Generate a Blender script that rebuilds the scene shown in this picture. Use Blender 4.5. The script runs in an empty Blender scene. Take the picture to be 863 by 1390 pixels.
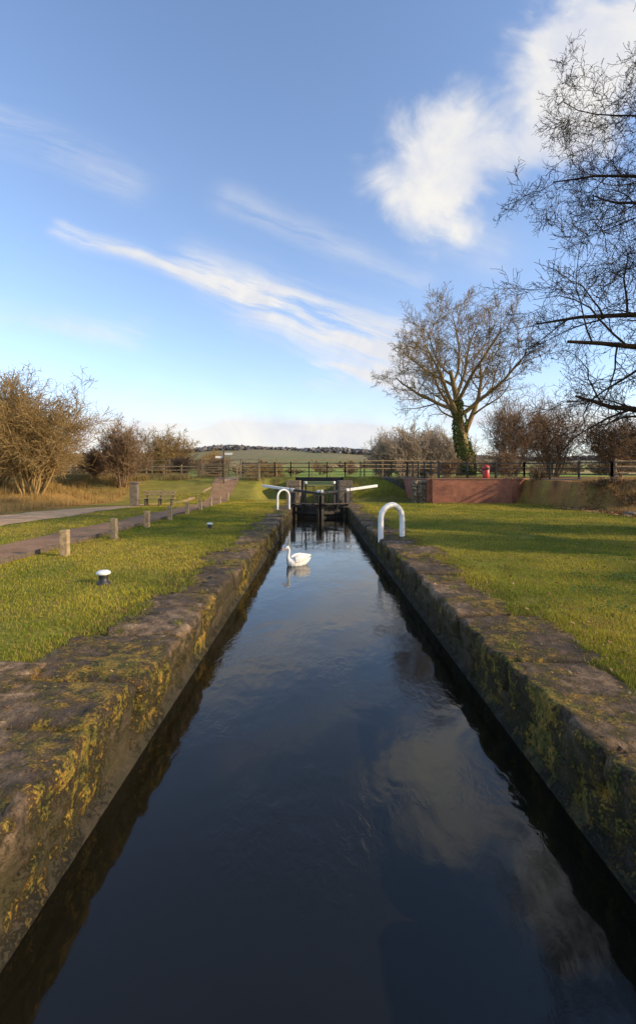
import bpy, bmesh, math, random
import numpy as np
from mathutils import Vector, Matrix, noise as mn
random.seed(7); np.random.seed(7)
scn=bpy.context.scene
R=math.radians
ZW=-0.69           # water level
XL,XR=-1.75,2.03   # lock wall faces
GY=31.0            # gates

# ------------------------------------------------------------ materials
def new_mat(name):
    m=bpy.data.materials.new(name); m.use_nodes=True
    nt=m.node_tree; b=nt.nodes['Principled BSDF']
    return m,nt,b
def N(nt,t,**k):
    n=nt.nodes.new(t)
    for a,v in k.items(): setattr(n,a,v)
    return n
def setin(nt,n,key,v):
    if hasattr(v,'is_linked') or isinstance(v,bpy.types.NodeSocket): nt.links.new(v,n.inputs[key])
    else: n.inputs[key].default_value=v
def noise_tex(nt,vec,scale,detail=4,rough=.55,dist=0):
    n=N(nt,'ShaderNodeTexNoise'); n.inputs['Scale'].default_value=scale
    n.inputs['Detail'].default_value=detail; n.inputs['Roughness'].default_value=rough
    n.inputs['Distortion'].default_value=dist
    if vec is not None: nt.links.new(vec,n.inputs['Vector'])
    return n.outputs['Fac']
def ramp(nt,fac,stops,interp='LINEAR'):
    n=N(nt,'ShaderNodeValToRGB'); cr=n.color_ramp; cr.interpolation=interp
    while len(cr.elements)<len(stops): cr.elements.new(.5)
    for e,(p,c) in zip(cr.elements,stops):
        e.position=p; e.color=(*c,1) if len(c)==3 else c
    nt.links.new(fac,n.inputs['Fac']); return n.outputs['Color']
def mix(nt,fac,a,b,mode='MIX'):
    n=N(nt,'ShaderNodeMix',data_type='RGBA',blend_type=mode)
    setin(nt,n,0,fac)
    setin(nt,n,6,a if not isinstance(a,tuple) else (*a,1) if len(a)==3 else a)
    setin(nt,n,7,b if not isinstance(b,tuple) else (*b,1) if len(b)==3 else b)
    return n.outputs[2]
def mth(nt,op,a,b=None,c=None,clamp=False):
    n=N(nt,'ShaderNodeMath',operation=op); n.use_clamp=clamp
    for i,v in enumerate((a,b,c)):
        if v is not None: setin(nt,n,i,v)
    return n.outputs[0]
def smooth(nt,v,a,b):
    n=N(nt,'ShaderNodeMapRange',interpolation_type='SMOOTHSTEP')
    nt.links.new(v,n.inputs[0]); n.inputs[1].default_value=a; n.inputs[2].default_value=b
    return n.outputs[0]
def pos(nt): return N(nt,'ShaderNodeNewGeometry').outputs['Position']
def bump(nt,b,hgt,strength=.5,dist=.02):
    n=N(nt,'ShaderNodeBump'); n.inputs['Strength'].default_value=strength; n.inputs['Distance'].default_value=dist
    nt.links.new(hgt,n.inputs['Height']); nt.links.new(n.outputs[0],b.inputs['Normal'])
def simple(name,c1,c2,scale=8,rough=.8,bs=.4,bd=.01,spec=.3):
    m,nt,b=new_mat(name); p=pos(nt)
    f=noise_tex(nt,p,scale,5,.65)
    nt.links.new(ramp(nt,f,[(.3,c1),(.7,c2)]),b.inputs['Base Color'])
    b.inputs['Roughness'].default_value=rough; b.inputs['Specular IOR Level'].default_value=spec
    bump(nt,b,noise_tex(nt,p,scale*5,3),bs,bd); return m

def attr_mat(name,rough=.9,trans=0.0):
    m,nt,b=new_mat(name)
    a=N(nt,'ShaderNodeAttribute',attribute_name='Col')
    nt.links.new(a.outputs['Color'],b.inputs['Base Color'])
    b.inputs['Roughness'].default_value=rough; b.inputs['Specular IOR Level'].default_value=.15
    if trans>0:
        t=N(nt,'ShaderNodeBsdfTranslucent'); nt.links.new(a.outputs['Color'],t.inputs['Color'])
        ms=N(nt,'ShaderNodeMixShader'); ms.inputs[0].default_value=trans
        nt.links.new(b.outputs[0],ms.inputs[1]); nt.links.new(t.outputs[0],ms.inputs[2])
        nt.links.new(ms.outputs[0],nt.nodes['Material Output'].inputs[0])
    return m
M_blade=attr_mat('grass_blades',.7,.3)
M_leaf=attr_mat('leaf_matter',.75,0)

def stone_material():
    m,nt,b=new_mat('weathered_stone'); p=pos(nt)
    sep=N(nt,'ShaderNodeSeparateXYZ'); nt.links.new(p,sep.inputs[0]); z=sep.outputs[2]
    att=N(nt,'ShaderNodeAttribute',attribute_name='Col')
    big=noise_tex(nt,p,1.3,4,.6); med=noise_tex(nt,p,7,7,.7); fine=noise_tex(nt,p,45,4,.7)
    base=ramp(nt,med,[(.25,(.065,.042,.025)),(.5,(.18,.118,.068)),(.75,(.37,.25,.145))])
    base=mix(nt,1.0,base,att.outputs['Color'],'MULTIPLY')
    base=mix(nt,1.0,base,ramp(nt,fine,[(.3,(.5,.5,.5)),(.7,(1.5,1.5,1.5))]),'MULTIPLY')
    vor=N(nt,'ShaderNodeTexVoronoi'); vor.inputs['Scale'].default_value=13; nt.links.new(p,vor.inputs['Vector'])
    li=mth(nt,'MULTIPLY',smooth(nt,vor.outputs['Distance'],.28,.12),smooth(nt,noise_tex(nt,p,2.1,4),.5,.62))
    base=mix(nt,mth(nt,'MULTIPLY',li,.4),base,(.38,.35,.27))
    dark=smooth(nt,noise_tex(nt,p,.9,7,.68),.44,.58)
    base=mix(nt,mth(nt,'MULTIPLY',dark,.72),base,(.034,.026,.019))
    vert=smooth(nt,z,-.02,-.14)  # mask for the upright wall faces, whose shade is put into the colour
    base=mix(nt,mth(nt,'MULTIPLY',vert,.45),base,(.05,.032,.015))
    face_shade=mth(nt,'MULTIPLY',vert,smooth(nt,noise_tex(nt,p,3.4,8,.74),.36,.56))  # patchy olive part of the shade painted on the upright faces
    base=mix(nt,mth(nt,'MULTIPLY',face_shade,.78),base,(.045,.038,.010))
    mn_=mth(nt,'ADD',mth(nt,'MULTIPLY',noise_tex(nt,p,5.5,9,.78,.1),.75),mth(nt,'ADD',mth(nt,'MULTIPLY',fine,.3),mth(nt,'MULTIPLY',noise_tex(nt,p,.75,3),.6)))
    mo=smooth(nt,mn_,.805,.90)
    mcol=ramp(nt,noise_tex(nt,p,7,8,.72),[(.34,(.05,.055,.008)),(.46,(.13,.11,.014)),(.55,(.29,.18,.022)),(.68,(.44,.22,.03))])
    mcol=mix(nt,1.0,mcol,ramp(nt,fine,[(.3,(.4,.4,.4)),(.7,(1.35,1.35,1.35))]),'MULTIPLY')
    base=mix(nt,mth(nt,'MULTIPLY',mo,.88),base,mcol)
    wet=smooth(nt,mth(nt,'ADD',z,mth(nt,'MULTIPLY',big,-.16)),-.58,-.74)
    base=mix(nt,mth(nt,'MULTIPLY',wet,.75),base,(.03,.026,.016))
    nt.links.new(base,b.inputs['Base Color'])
    b.inputs['Roughness'].default_value=.85; b.inputs['Specular IOR Level'].default_value=.3
    hgt=mth(nt,'ADD',mth(nt,'MULTIPLY',med,.7),mth(nt,'ADD',mth(nt,'MULTIPLY',fine,.4),mth(nt,'MULTIPLY',mo,.7)))
    bump(nt,b,hgt,1.0,.05); return m
M_stone=stone_material()

def ground_material():
    m,nt,b=new_mat('ground_earth_grass'); p=pos(nt)
    a=N(nt,'ShaderNodeAttribute',attribute_name='Col')
    f=noise_tex(nt,p,1.1,7,.7); g=noise_tex(nt,p,14,5,.7); l=noise_tex(nt,p,.09,4,.6)
    c=mix(nt,1.0,a.outputs['Color'],ramp(nt,f,[(.3,(.72,.72,.7)),(.7,(1.3,1.22,1.05))]),'MULTIPLY')
    c=mix(nt,1.0,c,ramp(nt,g,[(.3,(.6,.6,.55)),(.7,(1.4,1.35,1.2))]),'MULTIPLY')
    c=mix(nt,1.0,c,ramp(nt,l,[(.35,(.8,.85,.8)),(.65,(1.2,1.12,1.05))]),'MULTIPLY')
    nt.links.new(c,b.inputs['Base Color']); b.inputs['Roughness'].default_value=.95
    b.inputs['Specular IOR Level'].default_value=.1
    bump(nt,b,mth(nt,'ADD',g,f),.7,.05); return m
M_ground=ground_material()
def path_mat(name,c1,c2,c3):
    m,nt,b=new_mat(name); p=pos(nt)
    f=noise_tex(nt,p,1.0,7,.7); g=noise_tex(nt,p,30,5,.7)
    c=ramp(nt,f,[(.3,c1),(.55,c2),(.75,c3)])
    c=mix(nt,1.0,c,ramp(nt,g,[(.3,(.6,.6,.6)),(.7,(1.35,1.35,1.35))]),'MULTIPLY')
    nt.links.new(c,b.inputs['Base Color']); b.inputs['Roughness'].default_value=.92
    b.inputs['Specular IOR Level'].default_value=.15
    bump(nt,b,g,.6,.02); return m
M_tow=path_mat('towpath_gravel',(.19,.105,.058),(.32,.185,.10),(.18,.145,.05))
M_sand=path_mat('sandy_gravel',(.42,.24,.12),(.60,.37,.195),(.40,.29,.12))
M_asph=path_mat('asphalt',(.04,.04,.042),(.055,.054,.055),(.07,.068,.065))
M_wood=simple('weathered_timber',(.20,.135,.07),(.46,.33,.18),9,.85)
M_wood2=simple('old_timber',(.07,.05,.033),(.16,.12,.08),9,.85)
M_black=simple('black_paint',(.012,.012,.013),(.03,.028,.027),12,.5,.3,.005,.5)
M_iron=simple('black_iron',(.012,.012,.013),(.025,.025,.027),12,.5,.2,.003,.3)
M_white=simple('white_paint',(.62,.60,.55),(.84,.83,.80),6,.5,.2,.004,.4)
M_red=simple('red_paint',(.42,.025,.015),(.55,.04,.02),6,.4,.1,.003,.5)
M_gatewood=simple('wet_gate_timber',(.015,.012,.009),(.05,.038,.026),6,.55,.6,.02,.5)
M_rock=simple('rough_rock',(.09,.07,.05),(.26,.20,.14),4,.9,.8,.03)
M_board=simple('cream_board',(.50,.45,.33),(.70,.64,.48),5,.6)

def brick_material():
    m,nt,b=new_mat('red_brick'); p=pos(nt)
    s=N(nt,'ShaderNodeSeparateXYZ'); nt.links.new(p,s.inputs[0])
    c=N(nt,'ShaderNodeCombineXYZ'); nt.links.new(mth(nt,'ADD',s.outputs[0],s.outputs[1]),c.inputs[0]); nt.links.new(s.outputs[2],c.inputs[1])
    br=N(nt,'ShaderNodeTexBrick'); nt.links.new(c.outputs[0],br.inputs['Vector'])
    br.inputs['Color1'].default_value=(.44,.13,.05,1); br.inputs['Color2'].default_value=(.27,.08,.04,1)
    br.inputs['Mortar'].default_value=(.30,.22,.17,1); br.inputs['Scale'].default_value=1
    br.inputs['Brick Width'].default_value=.225; br.inputs['Row Height'].default_value=.075
    br.inputs['Mortar Size'].default_value=.008; br.inputs['Bias'].default_value=0
    f=noise_tex(nt,p,1.2,6,.65)
    col=mix(nt,1.0,br.outputs['Color'],ramp(nt,f,[(.3,(.55,.5,.5)),(.7,(1.2,1.15,1.1))]),'MULTIPLY')
    nt.links.new(col,b.inputs['Base Color']); b.inputs['Roughness'].default_value=.85
    bump(nt,b,br.outputs['Fac'],-.4,.01); return m
M_brick=brick_material()
M_copbrick=simple('coping_brick',(.20,.10,.07),(.36,.19,.12),8,.7)

def bark(name,c1,c2,green=0):
    m,nt,b=new_mat(name); p=pos(nt)
    mp=N(nt,'ShaderNodeMapping'); mp.inputs['Scale'].default_value=(1,1,.25); nt.links.new(p,mp.inputs[0])
    f=noise_tex(nt,mp.outputs[0],7,5,.7)
    c=ramp(nt,f,[(.3,c1),(.7,c2)])
    if green: c=mix(nt,mth(nt,'MULTIPLY',smooth(nt,noise_tex(nt,p,1.0,4),.45,.6),green),c,(.13,.13,.03))
    nt.links.new(c,b.inputs['Base Color']); b.inputs['Roughness'].default_value=.9
    b.inputs['Specular IOR Level'].default_value=.05
    bump(nt,b,f,.8,.04); return m
M_bark=bark('oak_bark',(.022,.014,.009),(.075,.048,.028))
M_bark2=bark('ash_bark',(.17,.11,.05),(.38,.26,.125),.4)
M_twig_gold=bark('golden_twigs',(.19,.12,.05),(.42,.29,.12))
M_twig_brown=bark('brown_twigs',(.15,.095,.055),(.33,.22,.13))
M_twig_grey=bark('pale_twigs',(.26,.20,.14),(.44,.35,.25))

# ------------------------------------------------------------ mesh helpers
def np_mesh(name,v,f,mat,col=None,smooth_=False):
    me=bpy.data.meshes.new(name)
    v=np.asarray(v,dtype=np.float32)
    f=np.asarray(f,dtype=np.int32); k=f.shape[1]
    me.vertices.add(len(v)); me.vertices.foreach_set('co',v.ravel())
    me.loops.add(f.size); me.loops.foreach_set('vertex_index',f.ravel())
    me.polygons.add(len(f)); me.polygons.foreach_set('loop_start',np.arange(0,f.size,k,dtype=np.int32))
    try: me.polygons.foreach_set('loop_total',np.full(len(f),k,dtype=np.int32))
    except Exception: pass
    me.update(calc_edges=True)
    if smooth_: me.polygons.foreach_set('use_smooth',np.ones(len(me.polygons),dtype=bool))
    if col is not None:
        a=me.color_attributes.new('Col','FLOAT_COLOR','POINT')
        c=np.ones((len(v),4),dtype=np.float32); c[:,:3]=col; a.data.foreach_set('color',c.ravel())
    me.materials.append(mat)
    o=bpy.data.objects.new(name,me); scn.collection.objects.link(o); return o
def empty(name,loc=(0,0,0)):
    e=bpy.data.objects.new(name,None); e.location=loc; scn.collection.objects.link(e); return e
def box(name,c,size,mat,parent=None,rot=0,bev=.01,tilt=0,jit=0):
    bm=bmesh.new(); bmesh.ops.create_cube(bm,size=1)
    for v in bm.verts:
        v.co=Vector((v.co.x*size[0],v.co.y*size[1],v.co.z*size[2]))
        if jit: v.co+=Vector([random.uniform(-jit,jit) for _ in range(3)])
    if bev: bmesh.ops.bevel(bm,geom=bm.edges[:],offset=min(bev,min(size)*.3),segments=2,affect='EDGES',profile=.6)
    me=bpy.data.meshes.new(name); bm.to_mesh(me); bm.free(); me.materials.append(mat)
    o=bpy.data.objects.new(name,me); scn.collection.objects.link(o)
    o.rotation_euler=(0,tilt,rot)
    o.location=c
    if parent: o.parent=parent
    return o
def beam(name,a,b,w,hh,mat,parent=None,bev=.01):
    a=Vector(a); b=Vector(b); d=b-a; L=d.length
    o=box(name,(a+b)/2,(L,w,hh),mat,parent,0,bev)
    o.rotation_euler=(0,-math.asin(d.z/L),math.atan2(d.y,d.x)); return o
def tubes(polys):
    V=[];F=[];off=0
    groups={}
    for pts,rad,k in polys: groups.setdefault((len(pts),k),[]).append((pts,rad))
    for (n,k),lst in groups.items():
        P=np.array([[tuple(p) for p in pts] for pts,_ in lst]); Rr=np.array([r for _,r in lst])
        T=np.gradient(P,axis=1); T/=np.linalg.norm(T,axis=2,keepdims=True)+1e-9
        up=np.where(np.abs(T[:,:1,2:3])<.8,np.array([0,0,1.]),np.array([1.,0,0]))
        A=np.cross(T,np.broadcast_to(up,T.shape)); A/=np.linalg.norm(A,axis=2,keepdims=True)+1e-9
        B=np.cross(T,A); an=np.arange(k)*2*math.pi/k
        ring=P[:,:,None,:]+Rr[:,:,None,None]*(A[:,:,None,:]*np.cos(an)[None,None,:,None]+B[:,:,None,:]*np.sin(an)[None,None,:,None])
        V.append(ring.reshape(-1,3))
        m=np.arange(len(lst))[:,None,None]*(n*k); i=np.arange(n-1)[None,:,None]*k; j=np.arange(k)[None,None,:]; j2=(j+1)%k
        q=np.stack([m+i+j,m+i+j2,m+i+k+j2,m+i+k+j],-1).reshape(-1,4)+off
        F.append(q); off+=len(lst)*n*k
    return np.concatenate(V),np.concatenate(F)
def rotv(d,ang,az):
    d=d.normalized(); o=d.orthogonal().normalized()
    o=Matrix.Rotation(az,3,d)@o
    return (Matrix.Rotation(ang,3,o)@d).normalized()
def branch(P,p,d,L,r,lvl,cfg):
    n=cfg['seg'][lvl]; pts=[p.copy()]; rad=[r]; p=p.copy(); d=d.normalized()
    w=cfg['wig'][lvl]; tr=cfg['trop'][lvl]; tap=cfg.get('taper',.75)
    for i in range(n):
        d=(d+Vector((random.gauss(0,w),random.gauss(0,w),random.gauss(0,w)))+Vector((0,0,tr))).normalized()
        p=p+d*(L/n); pts.append(p.copy()); rad.append(max(r*(1-tap*(i+1)/n),cfg['rmin']))
    P.append((pts,rad,8 if r>.15 else 5 if r>.04 else 3))
    if lvl+1>=len(cfg['seg']): return
    c=cfg['n'][lvl]; st=cfg['start'][lvl]; off=random.uniform(0,6.28)
    for k in range(c):
        t=st+(1-st)*(k+random.random()*.9)/c; t=min(t,.999)
        x=t*n; i=int(x); q=pts[i].lerp(pts[i+1],x-i); rr=rad[i]+(rad[i+1]-rad[i])*(x-i)
        dd=(pts[i+1]-pts[i]).normalized()
        ang=R(random.uniform(*cfg['ang'][lvl])); az=off+k*2.4+random.uniform(-.5,.5)
        cd=rotv(dd,ang,az)
        branch(P,q,cd,L*cfg['ratio'][lvl]*(1-cfg.get('fall',.45)*t)*random.uniform(.75,1.2),max(rr*cfg['rr'][lvl],cfg['rmin']),lvl+1,cfg)
def tree_polys(base,hgt,r,cfg,lean=(0,0,1)):
    P=[]; branch(P,Vector(base),Vector(lean),hgt,r,0,cfg); return P

# ------------------------------------------------------------ terrain
def sm(a,b,v):
    t=np.clip((v-a)/(b-a),0,1); return t*t*(3-2*t)
def H(x,y):
    x=np.asarray(x,float); y=np.asarray(y,float)
    left=2.2*sm(38,49,y)
    left=np.where(x>-6,2.2*sm(44.5,49,y)*sm(-6,-5,x)+left*(1-sm(-6,-5,x)),left)
    left=np.maximum(left,1.3*sm(-18,-25,x)*sm(26,40,y))
    mid=2.2*sm(44.5,49,y)
    plat=np.minimum(1.75+np.clip(y-30,0,30)*.024,2.25)
    e=sm(16.8,18.5,x)
    yb=37.2*(1-e)+24.6*e+1.2*np.sin(x*.5)*e; w=.6*(1-e)+5.6*e
    right=plat*sm(0,1,(y-yb)/w)*sm(9.35,9.9,x)
    # lumps and hollows of the earth bank
    bk=sm(16.5,18,x)*sm(23,25.5,y)*(1-sm(30,31,y))*(x<60)
    right=right+bk*(.20*np.sin(x*1.9+np.sin(y*1.3)*1.5)*np.sin(y*1.1+x*.4)+.10*np.sin(x*4.3+y*2.2)*np.sin(y*3.1-x*1.2))
    right=np.maximum(right,mid)
    z=np.where(x<0,left,right)
    down=sm(57,72,y)
    z=z*(1-down)+.9*down
    z=z+np.maximum(0,y-85)*.031
    ridge=.36+.52*np.exp(-((x+260)/430.)**2)+.08*np.sin(x*.0043+1)+.035*np.sin(x*.013)+.02*np.sin(x*.031)
    z=z+78*sm(750,1900,y)*ridge
    z=z+sm(100,300,y)*2.5*np.sin(x*.011+y*.007)
    return z
xs=[-2.4,2.7]
a=-2.4
while a>-32: a-=.5; xs.append(a)
s=.6
while a>-2600: a-=s; s*=1.15; xs.append(a)
a=2.7
while a<34: a+=.4; xs.append(a)
s=.6
while a<2600: a+=s; s*=1.15; xs.append(a)
xs=np.array(sorted(xs))
ys=list(np.arange(-14,23.01,.5))+list(np.arange(23.25,32.01,.25))+list(np.arange(32.5,74.01,.5)); a=74;s=.7
while a<3200: a+=s; s*=1.09; ys.append(a)
ys=[-200,-80,-40,-22]+ys
ys=np.array(ys)
X,Y=np.meshgrid(xs,ys); Z=H(X,Y)
hn=np.array([mn.noise(Vector((x*.35,y*.35,0))) for x,y in zip(X.ravel(),Y.ravel())]).reshape(X.shape)
hb=np.array([mn.noise(Vector((x*.9,y*.9,7))) for x,y in zip(X.ravel(),Y.ravel())]).reshape(X.shape)
lawnflat=((X>3.6)|((X<-3.4)&(X>-7))|(X<-18))&(Y<130)
Z=Z+np.where(lawnflat,hn*.05,0)
Z=Z-np.where((X>-3.1)&(X<3.2)&(Y<44),.05,0)
# colours
C=np.zeros(X.shape+(3,)); C[:]=(.17,.185,.028)
def blendc(mask,c):
    global C
    C=C*(1-mask[...,None])+np.array(c)*mask[...,None]
blendc(np.clip(hn*1.4+.1,0,1)*.7,(.25,.21,.06))
blendc(((X>-3.2)&(X<3.5)&(Y<44))*.7,(.10,.075,.035))
blendc(sm(-9,-10,X)*(Y<45)*.6,(.20,.18,.05))
blendc(sm(-16.5,-18,X)*sm(20,32,Y),(.32,.20,.08))
blendc(sm(36,44,Y)*(X<0)*.6,(.22,.20,.06))
blendc(sm(.08,.5,Z)*(X>9)*(Y<60)*.95,(.30,.16,.075))
blendc(sm(15,18,X)*sm(22,26,Y)*(Y<60)*.8,(.30,.16,.07))
blendc(sm(15,18,X)*sm(22,26,Y)*(Y<60)*np.clip(hb*2.2,0,1)*.8,(.09,.055,.03))
blendc(sm(15,18,X)*sm(22,26,Y)*(Y<60)*np.clip(-hb*2.2-.1,0,1)*.7,(.19,.19,.05))
blendc(sm(58,75,Y),(.20,.20,.06))
fld=(np.sin(X*.017+2)+np.sin(Y*.013+X*.004))*.5
blendc(sm(90,130,Y)*(fld>0.15),(.19,.26,.06))
blendc(sm(90,130,Y)*(fld<-.1),(.36,.28,.15))
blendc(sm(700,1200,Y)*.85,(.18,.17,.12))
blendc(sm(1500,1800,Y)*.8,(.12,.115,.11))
idx=np.arange(X.size).reshape(X.shape)
q=np.stack([idx[:-1,:-1],idx[:-1,1:],idx[1:,1:],idx[1:,:-1]],-1)
hole=(X[:-1,:-1]>=-2.41)&(X[:-1,1:]<=2.71)&(Y[:-1,:-1]>=-14.1)&(Y[1:,:-1]<=74.1)
q=q[~hole].reshape(-1,4)
ground=np_mesh('ground',np.stack([X,Y,Z],-1).reshape(-1,3),q,M_ground,C.reshape(-1,3),True)
# earth banks of the canal pound beyond the bridge
V=[];F=[]
for sx,x0,x1 in ((-1,-2.45,-1.2),(1,2.75,1.5)):
    o=len(V); yy=np.arange(55.5,74.1,1.0)
    for y in yy:
        zt=float(H(sx*2.5,y)); V+=[(x0,y,zt+.01),((x0+x1)/2,y,zt*.3-.6+.1*math.sin(y)),(x1,y,-2.7)]
    for i in range(len(yy)-1):
        for k in range(2):
            a=o+i*3+k; F.append((a,a+1,a+4,a+3))
o=len(V)
V+=[(-2.45,74,float(H(0,74))+.01),(2.75,74,float(H(0,74))+.01),(2.75,72,-2.7),(-2.45,72,-2.7)]; F.append((o,o+1,o+2,o+3))
np_mesh('canal_bank',V,F,M_ground,np.tile((.15,.15,.05),(len(V),1)),True)

def strip(name,fn_l,fn_r,y0,y1,mat,lift=.02,nx=8):
    yy=np.arange(y0,y1+.01,.5); V=[]
    for y in yy:
        a,b=fn_l(y),fn_r(y)
        for k in range(nx+1):
            x=a+(b-a)*k/nx; V.append((x,y,float(H(x,y))+lift))
    n=nx+1; F=[(i*n+k,i*n+k+1,(i+1)*n+k+1,(i+1)*n+k) for i in range(len(yy)-1) for k in range(nx)]
    return np_mesh(name,V,F,mat,None,True)
wob=lambda y,s:.10*math.sin(y*.9+s)+.06*math.sin(y*2.3+s*2)
strip('towpath',lambda y:-9.55+wob(y,1)-max(0,y-38)*.12,lambda y:-7.25-y*.018+.03*math.sin(y*3),-6,49,M_tow)
strip('gravel_track',lambda y:-17.2+wob(y,3)*2-max(0,14-y)*.5+max(0,y-27)*.42,lambda y:-13.25+wob(y,5)*2+max(0,y-30)*.22,-4,48,M_sand,.024)
# road on the embankment, across the bridge
def road():
    V=[];F=[]
    pts=[(75,36),(50,34.5),(30,33.8),(23,35),(17,40),(12,46.5),(7,51),(3,52.4),(-3,52.5),(-10,52.5),(-45,53),(-70,55)]
    P=[]
    for a,b in zip(pts[:-1],pts[1:]):
        m=max(2,int(math.hypot(b[0]-a[0],b[1]-a[1])/.8))
        P+=[(a[0]+(b[0]-a[0])*i/m,a[1]+(b[1]-a[1])*i/m) for i in range(m)]
    P=np.array(P+[pts[-1]]); 
    for _ in range(4): P[1:-1]=(P[:-2]+P[1:-1]*2+P[2:])/4
    T=np.gradient(P,axis=0); T/=np.linalg.norm(T,axis=1,keepdims=True); Nn=np.stack([-T[:,1],T[:,0]],1)
    for i in range(len(P)):
        for k in range(7):
            q=P[i]+Nn[i]*(k/6-.5)*4.4; z=float(H(q[0],q[1]))
            if -3.5<q[0]<4: z=2.2
            V.append((q[0],q[1],z+.04))
    F=[(i*7+k,i*7+k+1,(i+1)*7+k+1,(i+1)*7+k) for i in range(len(P)-1) for k in range(6)]
    return np_mesh('road',V,F,M_asph,None,True)
road()

# ------------------------------------------------------------ water
def water():
    m,nt,b=new_mat('canal_water'); p=pos(nt)
    b.inputs['Base Color'].default_value=(.008,.0072,.004,1)
    b.inputs['Roughness'].default_value=.055; b.inputs['IOR'].default_value=1.46
    mp=N(nt,'ShaderNodeMapping'); mp.inputs['Scale'].default_value=(1,.6,1); nt.links.new(p,mp.inputs[0])
    n1=noise_tex(nt,mp.outputs[0],1.3,3,.55,.3); n2=noise_tex(nt,mp.outputs[0],12,3,.6,.6)
    patch=smooth(nt,noise_tex(nt,p,.55,3),.46,.62)
    h=mth(nt,'ADD',mth(nt,'MULTIPLY',n1,.6),mth(nt,'MULTIPLY',mth(nt,'MULTIPLY',n2,mth(nt,'ADD',patch,.12)),.22))
    bump(nt,b,h,.28,.07); return m
M_water=water()
def sheet(name,x0,x1,y0,y1,z,mat):
    return np_mesh(name,[(x0,y0,z),(x1,y0,z),(x1,y1,z),(x0,y1,z)],[(0,1,2,3)],mat)
sheet('water',XL-.4,XR+.4,-13.9,GY+.2,ZW,M_water)
sheet('water',XL-.4,XR+.4,GY+.9,73.5,-2.5,M_water)

# ------------------------------------------------------------ lock walls
def lock_wall(side,xin,seed):
    rnd=random.Random(seed)
    joints=[]; y=-12.0; blocks=[]
    while y<50:
        L=rnd.uniform(.85,1.75); blocks.append((y,y+L,rnd.uniform(-.03,.03),rnd.uniform(-.035,.045),rnd.uniform(.82,1.12) if rnd.random()<.7 else rnd.uniform(1.15,1.45),rnd.uniform(.6,1.4),rnd.uniform(-.025,.025)))
        y+=L; joints.append(y)
    low=[]; y=-12.3
    while y<50: L=rnd.uniform(.5,.95); low.append(y); y+=L
    low=np.array(low)
    yy=set(np.round(np.arange(-8,20,.06),3))|set(np.round(np.arange(20,47,.16),3))
    for j in joints:
        for d in (-.035,-.012,.012,.035): yy.add(round(j+d,3))
    yy=np.array(sorted(v for v in yy if v<47))
    prof=[(0.02,z) for z in (-3,-1.4,-.9,-.72,-.66)]+[(0,z) for z in (-.6,-.54,-.48,-.43,-.385,-.362,-.34,-.30,-.25,-.2,-.15,-.1,-.06)]
    prof+=[(.012,-.025),(.035,-.006),(.07,0)]+[(o,0) for o in (.13,.2,.28,.36,.44,.52,.6,.68,.76,.84,.9,.95)]+[(.985,-.012),(1.0,-.04),(1.0,-.12),(1.0,-.3)]
    V=[];Cc=[]
    bi=0
    outer=[]
    for y in yy:
        while bi<len(blocks)-1 and y>=blocks[bi][1]: bi+=1
        b=blocks[bi]; g=min(abs(y-b[0]),abs(y-b[1])); e=math.exp(-(g/.02)**2); e2=math.exp(-(g/.09)**2)
        gl=np.min(np.abs(low-y)); el=math.exp(-(gl/.03)**2)
        for (o,z) in prof:
            oo,zz=o,z
            n1=mn.noise(Vector((o*3+seed*10,y*3,z*3))); n2=mn.noise(Vector((o*11+seed*7,y*11,z*11))); n3=mn.noise(Vector((o*.9+seed*3,y*.9,5)))
            if z>-.36:
                if o>.5: oo=o*b[4]
                if z>-.08 :
                    zz=z+.03+b[2]+b[6]*(o-.5)+n1*.03+n2*.02+n3*.02-.05*e-.028*e2
                if o<.2:
                    oo=o+b[3]+n1*.055+n2*.025+.045*e+.03*e2-(.0 if z>-.3 else -.008)
                    if z>-.12: zz-=max(0,n3)*.07*(1-o*4 if o<.25 else 0)
                if o>.9: oo+=n1*.08+n3*.1
            else:
                gj=math.exp(-((z+.362)/.014)**2)
                oo=o+n1*.05+n2*.03+.04*el+.05*gj+.03
                if z<=-.63: oo=o-.045+n2*.006
            V.append((xin+side*oo,y,zz))
            t=b[5] if z>-.36 else .75+.4*mn.noise(Vector((0,math.floor(np.sum(low<y))*1.7,seed)))
            dk=1-.75*e if z>-.36 else 1-.5*el
            if z<=-.63: t,dk=1.0,1
            Cc.append((t*dk,t*dk*.98,t*dk*.95))
        outer.append(b[4])
    n=len(prof); i=np.arange(len(yy)-1)[:,None]*n; k=np.arange(n-1)[None,:]
    f=np.stack([i+k,i+k+1,i+n+k+1,i+n+k],-1).reshape(-1,4)
    if side>0: f=f[:,::-1]
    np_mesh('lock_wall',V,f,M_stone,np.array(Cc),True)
    return yy,np.array(outer)
yl,ol=lock_wall(-1,XL,1)
yr,orr=lock_wall(1,XR,2)
outL=lambda y: XL-np.interp(y,yl,ol)
outR=lambda y: XR+np.interp(y,yr,orr)
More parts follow.
